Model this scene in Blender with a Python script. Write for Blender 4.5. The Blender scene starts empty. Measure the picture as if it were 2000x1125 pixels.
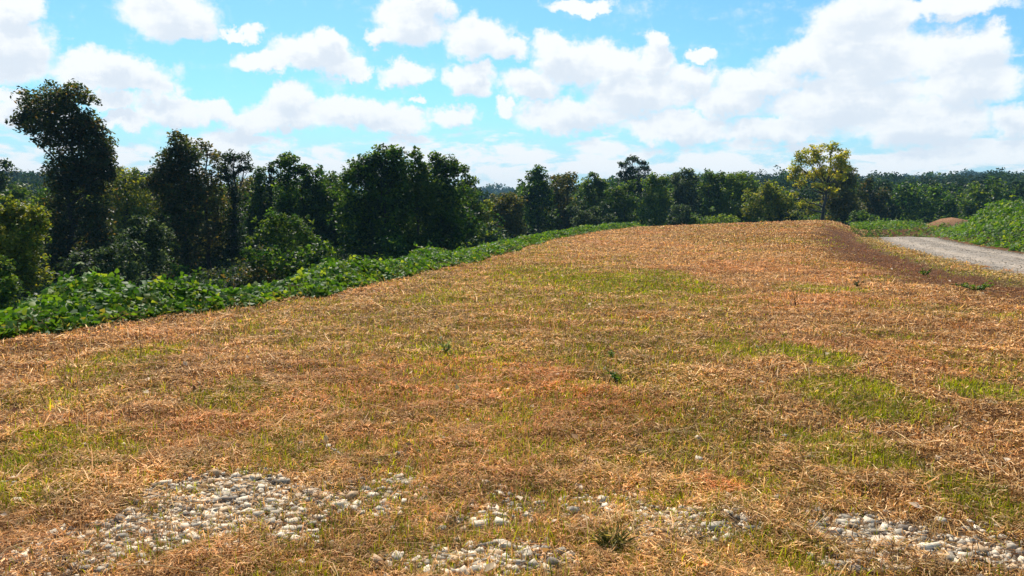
import bpy, math
import numpy as np
from math import radians as R

# ------------------------------------------------------------------ camera, sky, sun, exposure
sc = bpy.context.scene
COL = sc.collection
FPX, CX, CY = 1570.0, 1000.0, 562.5            # focal length in photo pixels
EYE, PITCH = 1.6, math.atan(152.5 / 1570.0)
cam = bpy.data.cameras.new('camera')
cam.sensor_width = 36.0
cam.lens = 36.0 * FPX / 2000.0
cam.clip_start, cam.clip_end = 0.05, 20000
camo = bpy.data.objects.new('camera', cam)
COL.objects.link(camo)
camo.location = (0, 0, EYE)
camo.rotation_euler = (math.pi / 2 - PITCH, 0, 0)
sc.camera = camo

SUN_AZ, SUN_EL = R(-14), R(50)                  # azimuth from +Y towards +X
sd = bpy.data.lights.new('sun', 'SUN')
sd.energy, sd.angle, sd.color = 4.6, R(0.5), (1.0, 0.93, 0.82)
so = bpy.data.objects.new('sun', sd)
COL.objects.link(so)
so.rotation_euler = (math.pi / 2 - SUN_EL, 0, math.pi - SUN_AZ)
sc.view_settings.view_transform = 'Standard'
sc.view_settings.look = 'None'
sc.view_settings.exposure = 0.5
sc.view_settings.gamma = 1
sc.cycles.max_bounces = 6
sc.cycles.diffuse_bounces = 3
sc.cycles.glossy_bounces = 2
sc.cycles.transmission_bounces = 3
sc.cycles.volume_bounces = 0
sc.cycles.use_denoising = True


def ray(X, Y):
    dx, dy = (X - CX) / FPX, -(Y - CY) / FPX
    v = np.array([dx, math.cos(PITCH) + dy * math.sin(PITCH), -math.sin(PITCH) + dy * math.cos(PITCH)])
    return v


def at(X, Y, d):
    """world point seen at photo pixel X, Y standing d metres ahead (world y = d)"""
    v = ray(X, Y)
    t = d / v[1]
    return np.array([v[0] * t, d, EYE + v[2] * t])


def azel(X, Y):
    v = ray(X, Y)
    v = v / np.linalg.norm(v)
    return math.atan2(v[0], v[1]), math.asin(v[2])


CLOUDS = [  # photo pixels: centre, half width, half height
    (15, 95, 88, 62), (20, 15, 62, 40), (330, 22, 100, 52), (375, 45, 60, 32), (465, 62, 42, 14),
    (230, 145, 125, 42), (190, 130, 75, 38), (300, 168, 70, 24), (220, 195, 55, 20), (330, 215, 90, 34), (240, 235, 50, 22),
    (420, 222, 45, 28), (20, 190, 35, 18), (60, 225, 90, 30),
    (610, 105, 105, 38), (640, 85, 45, 32), (520, 118, 58, 24), (690, 132, 40, 22),
    (562, 190, 55, 40), (560, 225, 110, 36), (480, 240, 60, 25), (690, 212, 120, 34), (770, 235, 80, 28),
    (800, 50, 82, 62), (845, 10, 60, 42), (930, 72, 85, 48), (985, 95, 58, 30), (745, 72, 35, 28),
    (790, 143, 60, 28), (918, 155, 62, 36), (935, 130, 30, 22), (888, 222, 62, 28), (815, 197, 20, 9), (985, 205, 26, 20),
    (1130, 120, 112, 52), (1085, 105, 60, 40), (1200, 135, 92, 48), (1286, 80, 30, 26), (1278, 125, 44, 42),
    (1130, 12, 85, 16), (1368, 108, 38, 15), (1040, 165, 75, 40), (1235, 185, 140, 48), (1345, 160, 62, 36),
    (1690, 35, 112, 66), (1640, 85, 92, 55), (1570, 122, 110, 52), (1490, 168, 120, 45), (1700, 120, 135, 70), (1650, 200, 200, 60),
    (1880, 108, 112, 60), (1930, 85, 45, 40), (1900, 170, 100, 52), (1850, 12, 140, 28), (1985, 235, 55, 42), (1800, 240, 180, 48),
    (1420, 200, 80, 36), (1120, 225, 150, 40), (1330, 245, 150, 34), (1520, 250, 140, 34),
]

w = bpy.data.worlds.new('World')
sc.world = w
w.use_nodes = True
w.cycles.sampling_method = 'MANUAL'
w.cycles.sample_map_resolution = 512
nt = w.node_tree
nt.nodes.clear()


class N:
    """short-hand for building node trees"""
    def __init__(s, tree): s.t = tree
    def new(s, kind, **kw):
        n = s.t.nodes.new(kind)
        for k, v in kw.items(): setattr(n, k, v)
        return n
    def put(s, sock, v):
        if hasattr(v, 'is_linked') or hasattr(v, 'links'): s.t.links.new(v, sock)
        else: sock.default_value = v
    def math(s, op, a, b=0.0, c=None, clamp=False):
        n = s.new('ShaderNodeMath', operation=op, use_clamp=clamp)
        s.put(n.inputs[0], a); s.put(n.inputs[1], b)
        if c is not None: s.put(n.inputs[2], c)
        return n.outputs[0]
    def vmath(s, op, a, b=None, scale=None):
        n = s.new('ShaderNodeVectorMath', operation=op)
        s.put(n.inputs[0], a)
        if b is not None: s.put(n.inputs[1], b)
        if scale is not None: s.put(n.inputs['Scale'], scale)
        return n.outputs[0]
    def noise(s, vec, scale, detail=4.0, rough=0.55, dim='3D', color=False, distortion=0.0):
        n = s.new('ShaderNodeTexNoise', noise_dimensions=dim)
        if vec is not None: s.put(n.inputs['Vector'], vec)
        n.inputs['Scale'].default_value = scale
        n.inputs['Detail'].default_value = detail
        n.inputs['Roughness'].default_value = rough
        n.inputs['Distortion'].default_value = distortion
        return n.outputs['Color' if color else 'Fac']
    def ramp(s, fac, lo, hi, a=0.0, b=1.0, smooth=True):
        n = s.new('ShaderNodeMapRange')
        n.interpolation_type = 'SMOOTHSTEP' if smooth else 'LINEAR'
        s.put(n.inputs['Value'], fac)
        for i, v in ((1, lo), (2, hi), (3, a), (4, b)): s.put(n.inputs[i], v)
        return n.outputs[0]
    def mix(s, fac, a, b, blend='MIX'):
        n = s.new('ShaderNodeMix', data_type='RGBA', blend_type=blend)
        s.put(n.inputs[0], fac); s.put(n.inputs[6], a); s.put(n.inputs[7], b)
        return n.outputs[2]
    def link(s, a, b): s.t.links.new(a, b)


g = N(nt)
tc = g.new('ShaderNodeTexCoord')
sep = g.new('ShaderNodeSeparateXYZ')
g.link(tc.outputs['Generated'], sep.inputs[0])
az = g.math('ARCTAN2', sep.outputs[0], sep.outputs[1])
el = g.math('ARCSINE', sep.outputs[2])
comb = g.new('ShaderNodeCombineXYZ')
g.link(az, comb.inputs[0]); g.link(el, comb.inputs[1])
P0 = comb.outputs[0]
w1 = g.vmath('SCALE', g.vmath('SUBTRACT', g.noise(P0, 26, 8, 0.66, color=True), (0.5, 0.5, 0.5)), scale=0.058)
P1 = g.vmath('ADD', P0, w1)
fine = g.noise(P0, 40, 8, 0.68)


def cloud_density(p):
    acc = None
    for (X, Y, rx, ry) in CLOUDS:
        a, e = azel(X, Y)
        if X > 1400: rx, ry = rx * .95, ry * .95
        m = g.new('ShaderNodeMapping', vector_type='TEXTURE')
        g.link(p, m.inputs['Vector'])
        m.inputs['Location'].default_value = (a, e, 0)
        m.inputs['Scale'].default_value = (rx * 1.04 / FPX, ry * 1.08 / FPX, 1)
        gr = g.new('ShaderNodeTexGradient', gradient_type='SPHERICAL')
        g.link(m.outputs[0], gr.inputs[0])
        acc = gr.outputs['Fac'] if acc is None else g.math('SMOOTH_MAX', acc, gr.outputs['Fac'], 0.07)
    return acc


D0 = cloud_density(P1)
D1 = cloud_density(g.vmath('ADD', P1, (-0.004, 0.017, 0)))
# low bank of stretched cloud near the horizon, and generic cloud elsewhere round the sky
ms = g.new('ShaderNodeMapping')
g.link(P0, ms.inputs['Vector'])
ms.inputs['Scale'].default_value = (1, 3.2, 1)
bank = g.noise(ms.outputs[0], 13, 7, 0.6, distortion=0.3)
bank_w = g.math('MULTIPLY', g.ramp(el, 0.13, 0.05), 0.72)
lowbank = g.math('ADD', g.math('MULTIPLY', g.math('SUBTRACT', bank, 0.45), 2.6), g.math('SUBTRACT', bank_w, 0.42))
away = g.ramp(g.math('ABSOLUTE', az), 0.62, 0.75)
elsew = g.math('MULTIPLY', away, g.math('MULTIPLY', g.ramp(g.noise(tc.outputs['Generated'], 5, 6, 0.6), 0.56, 0.75), 0.5))
Dm = g.math('SMOOTH_MAX', D0, lowbank, 0.15)
Dm = g.math('MAXIMUM', Dm, elsew)
med = g.noise(ms.outputs[0], 7.5, 6, 0.6)
Dm = g.math('ADD', Dm, g.math('MULTIPLY', g.math('SUBTRACT', med, 0.5), 0.75))
Dn = g.math('ADD', Dm, g.math('MULTIPLY', g.math('SUBTRACT', fine, 0.5), 0.6))
alpha = g.ramp(Dn, 0.05, 0.44)
shade = g.math('MULTIPLY', g.ramp(g.math('ADD', D1, g.math('ADD', g.math('MULTIPLY', g.math('SUBTRACT', bank, 0.5), 1.3), g.math('MULTIPLY', g.math('SUBTRACT', fine, 0.5), 0.9))), 0.2, 0.9), 0.66)

sky = g.new('ShaderNodeTexSky', sky_type='NISHITA')
sky.sun_disc = False
sky.sun_elevation = SUN_EL
sky.sun_rotation = SUN_AZ
sky.altitude = 100
sky.air_density, sky.dust_density, sky.ozone_density = 1.0, 0.6, 1.6
skyc = g.mix(1.0, sky.outputs[0], (0.57, 1.0, 1.12, 1), 'MULTIPLY')
cloudc = g.mix(shade, (8.1, 8.3, 8.4, 1), (5.4, 6.2, 7.2, 1))
hz = g.ramp(el, 0.15, 0.0, 0.0, 0.9)
skyc = g.mix(hz, skyc, (4.5, 6.4, 7.8, 1))
final = g.mix(alpha, skyc, cloudc)
bg = g.new('ShaderNodeBackground')
g.link(final, bg.inputs[0])
bg.inputs[1].default_value = 0.09
out = g.new('ShaderNodeOutputWorld')
g.link(bg.outputs[0], out.inputs[0])

# ------------------------------------------------------------------ numpy noise
rng = np.random.default_rng(7)


def smooth(a, b, x):
    t = np.clip((x - a) / (b - a), 0, 1)
    return t * t * (3 - 2 * t)


def vnoise(x, y, seed=0):
    xi, yi = np.floor(x).astype(np.int64), np.floor(y).astype(np.int64)
    fx, fy = x - xi, y - yi
    fx, fy = fx * fx * (3 - 2 * fx), fy * fy * (3 - 2 * fy)

    def h(a, b):
        n = (a * 374761393 + b * 668265263 + seed * 974634533) & 0x7fffffff
        n = ((n ^ (n >> 13)) * 1274126177) & 0x7fffffff
        n = (n ^ (n >> 16)) & 0xffff
        return n / 65535.0
    return (h(xi, yi) * (1 - fx) + h(xi + 1, yi) * fx) * (1 - fy) + (h(xi, yi + 1) * (1 - fx) + h(xi + 1, yi + 1) * fx) * fy


def fbm(x, y, scale, oct=4, seed=0, rough=0.5):
    x, y = np.asarray(x, float) / scale, np.asarray(y, float) / scale
    s, a, tot = 0, 1.0, 0
    for o in range(oct):
        s = s + a * vnoise(x + o * 17.3, y - o * 9.1, seed + o)
        tot += a; a *= rough; x = x * 2.03; y = y * 2.03
    return s / tot


# ------------------------------------------------------------------ lie of the land
EDGE_Y = np.array([-400, 3, 9.9, 15.2, 26, 42, 60, 68, 90, 4000.])
EDGE_X = np.array([-9.5, -9, -6.3, -3.5, -1.0, 2.0, 7.2, 10.8, 22, 1900.])
ROAD_Y = np.array([-400, -10, 5, 19.8, 21.5, 25.1, 33.5, 40, 47.4, 55, 64, 4000.])
ROAD_X = np.array([11.2, 11.4, 11.7, 12.5, 12.8, 13.8, 16.3, 18.5, 21.3, 24.8, 29, 1700.])


def edge_x(y): return np.interp(y, EDGE_Y, EDGE_X)
def road_l(y): return np.interp(y, ROAD_Y, ROAD_X)
def road_r(y): return road_l(y) + 3.35


def hills(x, y):
    r = np.hypot(x, y); a = np.degrees(np.arctan2(x, y))
    wr = smooth(2, 9, a) + smooth(-19, -24, a)
    wr = np.clip(wr, 0, 1)
    n = fbm(x, y, 90, 3, 31) - 0.5
    h1 = 9.0 * smooth(140, 300, r) * wr * (1 + 0.5 * n)
    h2 = 19 * smooth(420, 760, r) * (1 + 0.6 * (fbm(x, y, 260, 3, 77) - 0.5)) * (0.72 + 0.5 * np.exp(-((a + 1.4) / 1.1) ** 2))
    return h1 + h2


def H(x, y, fine=True):
    x, y = np.asarray(x, float), np.asarray(y, float)
    s = (edge_x(y) - x) * 0.93
    a = (np.maximum(s, 0) / 10.5) ** 1.35
    b = (np.maximum(y - 66, 0) / 25) ** 1.6
    keep = np.exp(-np.minimum(a + b, 40))
    p = smooth(24, 58, y) * (0.10 + 0.62 * np.clip((x - 8) / 16, 0, 1)) * smooth(0.5, 4.4, road_l(y) - x)
    t = x - road_r(y)
    p = p + 0.6 * smooth(0.8, 3.5, t) * smooth(22, 30, y) * (1 - smooth(45, 53, y))
    p = p + 0.25 * smooth(0.5, 4, t) * smooth(45, 52, y)
    p = p + 0.8 * np.exp(-(((x - 34.6) / 1.9) ** 2 + ((y - 64) / 2.2) ** 2) ** 1.5) * (.75 + .6 * fbm(x, y, .8, 3, 33))
    road_in = smooth(-2.0, 0.4, x - road_l(y)) * (1 - smooth(-0.4, 1.6, t))
    p = p - road_in * np.maximum(y - 46.5, 0) * 0.075 * (1 - smooth(57, 63, y))
    p = p - 0.10 * np.exp(-((x - road_l(y) + 1.6) / 0.8) ** 2) * smooth(10, 18, y)
    near = np.exp(-(np.maximum(np.hypot(x, y) - 40, 0) / 60) ** 2)
    z = p * keep - 5 * (1 - keep) + hills(x, y)
    if fine:
        q = 1 - np.clip(road_in, 0, 1) * 0.9
        z = z + q * ((fbm(x, y, 2.6, 3, 3) - 0.5) * 0.06 + (fbm(x, y, 0.5, 2, 5) - 0.5) * 0.035) * np.clip(near + 0.3, 0, 1)
    return z


def ground_pt(X, Y):
    """where the sight line through a photo pixel meets the ground"""
    v = ray(X, Y)
    ts = np.linspace(2, 120, 6000)
    px, py, pz = v[0] * ts, v[1] * ts, EYE + v[2] * ts
    hit = np.nonzero(pz <= H(px, py))[0]
    i = hit[0] if len(hit) else len(ts) - 1
    return px[i], py[i]


# ---- what grows where on the field (world-space masks)
def blob(x, y, cx, cy, rx, ry, seed=0, amt=0.9):
    q = np.hypot((x - cx) / rx, (y - cy) / ry)
    n = fbm(x, y, min(rx, ry) * 0.8 + 0.2, 3, 50 + seed) - 0.5
    return smooth(1.15, 0.55, q + n * amt)


GREEN = [  # photo px centre, half sizes px, strength
    (1230, 552, 210, 22, 1.0), (1060, 535, 130, 22, .75), (1000, 500, 170, 22, .35), (1600, 565, 110, 12, .75), (850, 583, 60, 14, .7), (1280, 535, 60, 14, .8),
    (1200, 590, 330, 20, .45), (1580, 695, 75, 28, .95), (1430, 680, 110, 28, .6), (1690, 775, 120, 45, .8), (1940, 768, 90, 32, 1.0),
    (1350, 640, 180, 35, .35), (840, 690, 80, 26, .6), (590, 665, 60, 14, .55), (250, 700, 110, 35, .5), (460, 775, 120, 35, .6), (580, 860, 90, 40, .5),
    (120, 880, 190, 60, .6), (150, 760, 120, 50, .4), (1650, 880, 170, 55, .7), (1920, 980, 120, 60, .8), (1200, 740, 60, 40, .4), (1100, 730, 160, 40, .3),
    (960, 705, 70, 12, .6), (60, 960, 120, 50, .55), (300, 690, 60, 20, .6), (1210, 1080, 50, 40, .7), (1560, 1090, 120, 50, .5), (1300, 990, 120, 30, .35),
    (880, 1060, 90, 20, .35), (1780, 600, 130, 20, .25), (1500, 470, 150, 8, .25), (1130, 620, 60, 12, .4), (700, 905, 90, 25, .3), (1880, 700, 120, 40, .35),
]
RED = [(900, 740, 300, 60, 1.0), (1150, 800, 260, 50, .8), (560, 800, 160, 40, .6), (1300, 560, 160, 14, .7), (1030, 830, 300, 50, .5), (520, 820, 200, 40, .35), (1400, 950, 60, 22, .9), (700, 720, 200, 35, .45),
       (1560, 590, 330, 18, .45), (1500, 520, 140, 14, .5)]
PALE = [(800, 560, 350, 30, .7), (1150, 470, 300, 18, .9), (1500, 615, 300, 22, .8), (300, 655, 320, 18, .8), (1500, 450, 260, 8, .7), (1700, 640, 320, 30, .5)]
GRAVEL = [(430, 1000, 215, 52, 1.0), (480, 965, 90, 22, 1.0), (790, 955, 95, 22, .9), (700, 985, 120, 20, .55), (930, 1000, 110, 26, .6), (1000, 1095, 210, 30, 1.0), (1140, 1000, 60, 26, .7),
          (1330, 1020, 140, 32, .8), (1260, 1045, 50, 30, .7), (1700, 1040, 95, 26, .95), (1850, 1065, 150, 34, 1.0), (1960, 1090, 80, 30, .9), (180, 1075, 180, 36, .7), (350, 1050, 200, 30, .75),
          (1680, 1100, 90, 20, .6), (60, 1110, 140, 30, .5), (20, 940, 40, 12, .5), (560, 1040, 170, 30, .6), (860, 990, 320, 40, .3)]


def px_blobs(lst):
    res = []
    for i, (X, Y, rx, ry, k) in enumerate(lst):
        cx, cy = ground_pt(X, Y)
        _, y0 = ground_pt(X, Y + ry); _, y1 = ground_pt(X, max(Y - ry, 446))
        res.append((cx, cy, rx / FPX * cy, max(abs(y1 - y0) / 2, .12), k, i))
    return res


GREEN, RED, PALE, GRAVEL = [px_blobs(l) for l in (GREEN, RED, PALE, GRAVEL)]


def mask(lst, x, y, amt=0.9):
    m = np.zeros_like(x)
    for (cx, cy, rx, ry, k, i) in lst:
        m = np.maximum(m, k * blob(x, y, cx, cy, rx, ry, i, amt))
    return m


def field_masks(x, y):
    gr = mask(GREEN, x, y)
    gr = np.maximum(gr, 0.35 * smooth(0.55, 0.75, fbm(x, y, 1.7, 4, 11)))
    rd = np.maximum(mask(RED, x, y), 0.5 * smooth(0.5, 0.75, fbm(x, y, 2.2, 3, 23)))
    d = road_l(y) - x                                    # strips running along the road
    strip = smooth(0.6, 1.1, d) * smooth(4.0, 2.4, d + (fbm(x, y, 1.5, 2, 8) - .5)) * smooth(60, 50, y) * smooth(8, 14, y)
    verge = smooth(1.35, .85, d + (fbm(x, y, 0.9, 2, 9) - .5) * .8) * smooth(-0.2, 0.1, d)
    pl = np.maximum(mask(PALE, x, y), 0.6 * smooth(1.2, 0.2, x - edge_x(y)))
    gv = mask([(a_, b_, c_ * 1.3, d_ * 1.35, e_, f_) for a_, b_, c_, d_, e_, f_ in GRAVEL], x, y, 1.2)
    gv = gv * smooth(0.26, 0.62, .55 * fbm(x, y, 0.32, 3, 41) + .5 * fbm(x, y, .1, 2, 43) + 0.08 * (gv > .8))
    return gr, rd, pl, gv, strip, verge


# ------------------------------------------------------------------ mesh helpers
def mesh_from(name, V, F, mat, col=None, parent=None, F3=None, flat=True, loc=None):
    """V (n,3); F quads (m,4); optional F3 triangles; col (n,3) real surface colours per vertex"""
    V = np.asarray(V, np.float32)
    me = bpy.data.meshes.new(name)
    nq = 0 if F is None else len(F)
    n3 = 0 if F3 is None else len(F3)
    me.vertices.add(len(V)); me.vertices.foreach_set('co', V.ravel())
    loops = []
    if nq: loops.append(np.asarray(F, np.int32).ravel())
    if n3: loops.append(np.asarray(F3, np.int32).ravel())
    loops = np.concatenate(loops)
    me.loops.add(len(loops)); me.loops.foreach_set('vertex_index', loops)
    me.polygons.add(nq + n3)
    st = np.concatenate([np.arange(nq) * 4, nq * 4 + np.arange(n3) * 3]).astype(np.int32)
    me.polygons.foreach_set('loop_start', st)
    if not flat: me.polygons.foreach_set('use_smooth', np.ones(nq + n3, bool))
    me.update(calc_edges=True)
    if col is not None:
        a = me.color_attributes.new('tint', 'FLOAT_COLOR', 'POINT')
        c = np.ones((len(V), 4), np.float32); c[:, :3] = col
        a.data.foreach_set('color', c.ravel())
    me.materials.append(mat)
    o = bpy.data.objects.new(name, me)
    COL.objects.link(o)
    if parent is not None: o.parent = parent
    if loc is not None: o.location = loc
    return o


def tag(o, label=None, cat=None, group=None, kind=None):
    for k, v in (('label', label), ('category', cat), ('group', group), ('kind', kind)):
        if v: o[k] = v
    return o


def tubes(paths, sides=6):
    """paths: list of (points (k,3), radii (k)) -> V, quads"""
    Vs, Fs, base = [], [], 0
    for pts, rad in paths:
        pts = np.asarray(pts, float); k = len(pts)
        d = np.gradient(pts, axis=0)
        d /= np.linalg.norm(d, axis=1)[:, None] + 1e-9
        ref = np.where(np.abs(d[:, 2:3]) > 0.9, [[1, 0, 0]], [[0, 0, 1]])
        u = np.cross(d, ref); u /= np.linalg.norm(u, axis=1)[:, None] + 1e-9
        v = np.cross(d, u)
        th = np.arange(sides) / sides * 2 * math.pi
        ring = pts[:, None] + (u[:, None] * np.cos(th)[None, :, None] + v[:, None] * np.sin(th)[None, :, None]) * np.asarray(rad)[:, None, None]
        Vs.append(ring.reshape(-1, 3))
        i, j = np.meshgrid(np.arange(k - 1), np.arange(sides), indexing='ij')
        a = i * sides + j; b = i * sides + (j + 1) % sides
        Fs.append(np.stack([a, b, b + sides, a + sides], -1).reshape(-1, 4) + base)
        base += k * sides
    return np.concatenate(Vs), np.concatenate(Fs)


def leaf_quads(pos, L, wr, up=0.5, rg=rng, droop=0.0):
    """one pointed, slightly folded leaf (two triangles) at each pos; L lengths"""
    n = len(pos)
    nor = rg.normal(size=(n, 3)); nor[:, 2] = np.abs(nor[:, 2]) + up
    nor /= np.linalg.norm(nor, axis=1)[:, None]
    ax = rg.normal(size=(n, 3)); ax[:, 2] -= droop
    ax -= nor * (ax * nor).sum(1)[:, None]
    ax /= np.linalg.norm(ax, axis=1)[:, None] + 1e-9
    sd_ = np.cross(nor, ax)
    L = np.broadcast_to(L, (n,))[:, None]
    W = L * wr * 0.5
    V = np.empty((n, 4, 3))
    V[:, 0] = pos - ax * L * .5
    V[:, 1] = pos + sd_ * W + nor * W * .35 - ax * L * .05
    V[:, 2] = pos + ax * L * .5
    V[:, 3] = pos - sd_ * W + nor * W * .35 - ax * L * .05
    F = np.arange(n * 4).reshape(n, 4)
    T = np.concatenate([F[:, [0, 1, 2]], F[:, [0, 2, 3]]])
    return V.reshape(-1, 3), T


def curve(p0, p1, k, rg, wob, sag=0.0):
    t = np.linspace(0, 1, k)[:, None]
    p = p0 + (p1 - p0) * t
    L = np.linalg.norm(p1 - p0)
    off = rg.normal(size=(k, 3)) * wob * L; off[0] = 0; off[-1] = 0
    off[:, 2] *= .5
    p = p + off
    p[:, 2] += (sag * L * np.sin(t[:, 0] * math.pi))
    return p


# ------------------------------------------------------------------ materials
def mat_new(name):
    m = bpy.data.materials.new(name)
    m.use_nodes = True
    m.node_tree.nodes.clear()
    return m, N(m.node_tree)


def finish(m, k, shader):
    o = k.new('ShaderNodeOutputMaterial')
    k.link(shader, o.inputs[0])
    return m


def leaf_material(name, trans=0.4, rough=0.5, spec=0.4, tboost=1.6, nscale=2.0):
    m, k = mat_new(name)
    at_ = k.new('ShaderNodeAttribute', attribute_name='tint')
    gpos = k.new('ShaderNodeNewGeometry')
    n = k.noise(gpos.outputs['Position'], nscale, 3)
    c = k.mix(1.0, at_.outputs['Color'], k.mix(k.ramp(n, .3, .7), (.78, .8, .8, 1), (1.22, 1.18, 1.1, 1)), 'MULTIPLY')
    p = k.new('ShaderNodeBsdfPrincipled')
    k.link(c, p.inputs['Base Color'])
    p.inputs['Roughness'].default_value = rough
    p.inputs['Specular IOR Level'].default_value = spec
    t = k.new('ShaderNodeBsdfTranslucent')
    k.link(k.mix(1.0, c, (tboost * 1.1, tboost, tboost * .6, 1), 'MULTIPLY'), t.inputs[0])
    mx = k.new('ShaderNodeMixShader')
    mx.inputs[0].default_value = trans
    k.link(p.outputs[0], mx.inputs[1]); k.link(t.outputs[0], mx.inputs[2])
    return finish(m, k, mx.outputs[0])


M_LEAF = leaf_material('tree_leaf', .42, .5, .18, 2.3, .8)
M_KUDZU = leaf_material('kudzu_leaf', .36, .55, .2, 2.3, 3.0)
M_STRAW = leaf_material('dry_straw', .28, .7, .08, 1.25, 6.0)
M_FAR = leaf_material('far_leaf', .18, .8, .05, 1.4, .08)


def bark_material():
    m, k = mat_new('bark')
    gpos = k.new('ShaderNodeTexCoord')
    mp = k.new('ShaderNodeMapping'); mp.inputs['Scale'].default_value = (6, 6, 1.2)
    k.link(gpos.outputs['Object'], mp.inputs[0])
    n = k.noise(mp.outputs[0], 3, 6, .65)
    p = k.new('ShaderNodeBsdfPrincipled')
    k.link(k.mix(k.ramp(n, .3, .7), (.022, .018, .014, 1), (.085, .07, .055, 1)), p.inputs['Base Color'])
    p.inputs['Roughness'].default_value = .9
    b = k.new('ShaderNodeBump'); b.inputs['Strength'].default_value = .6; b.inputs['Distance'].default_value = .03
    k.link(n, b.inputs['Height']); k.link(b.outputs[0], p.inputs['Normal'])
    return finish(m, k, p.outputs[0])


M_BARK = bark_material()


def ground_material():
    m, k = mat_new('mown_ground')
    at_ = k.new('ShaderNodeAttribute', attribute_name='tint')
    tcn = k.new('ShaderNodeNewGeometry')
    pos = tcn.outputs['Position']
    n1 = k.noise(pos, 28, 5, .7)
    n2 = k.noise(pos, 3.1, 5, .65)
    mp = k.new('ShaderNodeMapping'); mp.inputs['Scale'].default_value = (1, .45, 1)
    k.link(pos, mp.inputs[0])
    n3 = k.noise(mp.outputs[0], 9, 6, .75, distortion=1.2)
    c = k.mix(1.0, at_.outputs['Color'], k.mix(k.ramp(n1, .32, .68), (.45, .42, .4, 1), (1.35, 1.35, 1.3, 1)), 'MULTIPLY')
    c = k.mix(1.0, c, k.mix(k.ramp(n2, .3, .7), (.8, .78, .76, 1), (1.15, 1.15, 1.15, 1)), 'MULTIPLY')
    c = k.mix(1.0, c, k.mix(k.ramp(n3, .35, .65), (.7, .66, .62, 1), (1.2, 1.2, 1.2, 1)), 'MULTIPLY')
    p = k.new('ShaderNodeBsdfPrincipled')
    k.link(c, p.inputs['Base Color'])
    p.inputs['Roughness'].default_value = .95
    p.inputs['Specular IOR Level'].default_value = .1
    b = k.new('ShaderNodeBump'); b.inputs['Strength'].default_value = .9; b.inputs['Distance'].default_value = .05
    k.link(k.math('ADD', k.math('MULTIPLY', n1, .5), n3), b.inputs['Height']); k.link(b.outputs[0], p.inputs['Normal'])
    return finish(m, k, p.outputs[0])


M_GROUND = ground_material()


def road_material():
    m, k = mat_new('road_gravel')
    tcn = k.new('ShaderNodeNewGeometry')
    pos = tcn.outputs['Position']
    vo = k.new('ShaderNodeTexVoronoi'); vo.inputs['Scale'].default_value = 14
    k.link(pos, vo.inputs['Vector'])
    bw = k.new('ShaderNodeRGBToBW'); k.link(vo.outputs['Color'], bw.inputs[0])
    n2 = k.noise(pos, 1.3, 5, .6)
    n3 = k.noise(pos, 7, 4, .6)
    c = k.mix(k.ramp(bw.outputs[0], .15, .85), (.15, .128, .105, 1), (.42, .37, .315, 1))
    c = k.mix(k.ramp(n2, .4, .7, 0, .7), c, (.34, .27, .20, 1))
    c = k.mix(k.ramp(n3, .35, .7, 0, .4), c, (.44, .39, .335, 1))
    uv = k.new('ShaderNodeAttribute', attribute_name='tint')          # wheel tracks: crushed, paler stone
    c = k.mix(1.0, c, uv.outputs['Color'], 'MULTIPLY')
    p = k.new('ShaderNodeBsdfPrincipled')
    k.link(c, p.inputs['Base Color'])
    p.inputs['Roughness'].default_value = .85
    b = k.new('ShaderNodeBump'); b.inputs['Strength'].default_value = 1.0; b.inputs['Distance'].default_value = .02
    k.link(k.math('ADD', vo.outputs['Distance'], k.math('MULTIPLY', n3, 1.5)), b.inputs['Height']); k.link(b.outputs[0], p.inputs['Normal'])
    return finish(m, k, p.outputs[0])


M_ROAD = road_material()


def stone_material():
    m, k = mat_new('limestone')
    at_ = k.new('ShaderNodeAttribute', attribute_name='tint')
    gpos = k.new('ShaderNodeNewGeometry')
    n = k.noise(gpos.outputs['Position'], 60, 5, .65)
    c = k.mix(1.0, at_.outputs['Color'], k.mix(k.ramp(n, .3, .7), (.72, .71, .7, 1), (1.12, 1.12, 1.12, 1)), 'MULTIPLY')
    p = k.new('ShaderNodeBsdfPrincipled')
    k.link(c, p.inputs['Base Color'])
    p.inputs['Roughness'].default_value = .85
    b = k.new('ShaderNodeBump'); b.inputs['Strength'].default_value = .5; b.inputs['Distance'].default_value = .004
    k.link(n, b.inputs['Height']); k.link(b.outputs[0], p.inputs['Normal'])
    return finish(m, k, p.outputs[0])


M_STONE = stone_material()

# ------------------------------------------------------------------ ground sheet
C_STRAW = np.array([.28, .135, .05]); C_PINK = np.array([.36, .18, .08]); C_RED = np.array([.25, .105, .042])
C_GREEN = np.array([.14, .155, .008]); C_DARKRED = np.array([.14, .055, .024]); C_GRIT = np.array([.36, .31, .25]); C_FOREST = np.array([.020, .026, .010])


def lerp(a, b, t): return a + (b - a) * t[..., None]


def ground_colour(x, y):
    gr, rd, pl, gv, strip, verge = field_masks(x, y)
    c = np.broadcast_to(C_STRAW * .55, x.shape + (3,)).copy()
    c = lerp(c, C_PINK * .75, pl * .8)
    c = lerp(c, C_RED, rd * .8)
    c = lerp(c, C_GREEN * .8, gr * .75)
    c = lerp(c, C_DARKRED, strip * .9)
    c = lerp(c, np.array([.13, .10, .03]), verge * .8)
    c = lerp(c, C_GRIT, np.clip(gv, 0, 1) * .8)
    dirt = np.exp(-(((x - 34.6) / 1.9) ** 2 + ((y - 64) / 2.5) ** 2) ** 2)
    s = edge_x(y) - x
    wood = np.maximum(np.maximum(smooth(0.2, 1.0, s), smooth(66, 72, y)), smooth(1.0, 2.2, x - road_r(y)) * smooth(10, 16, y))
    c = lerp(c, C_FOREST, wood)
    c = lerp(c, np.array([.36, .19, .10]), dirt)
    return c


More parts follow.
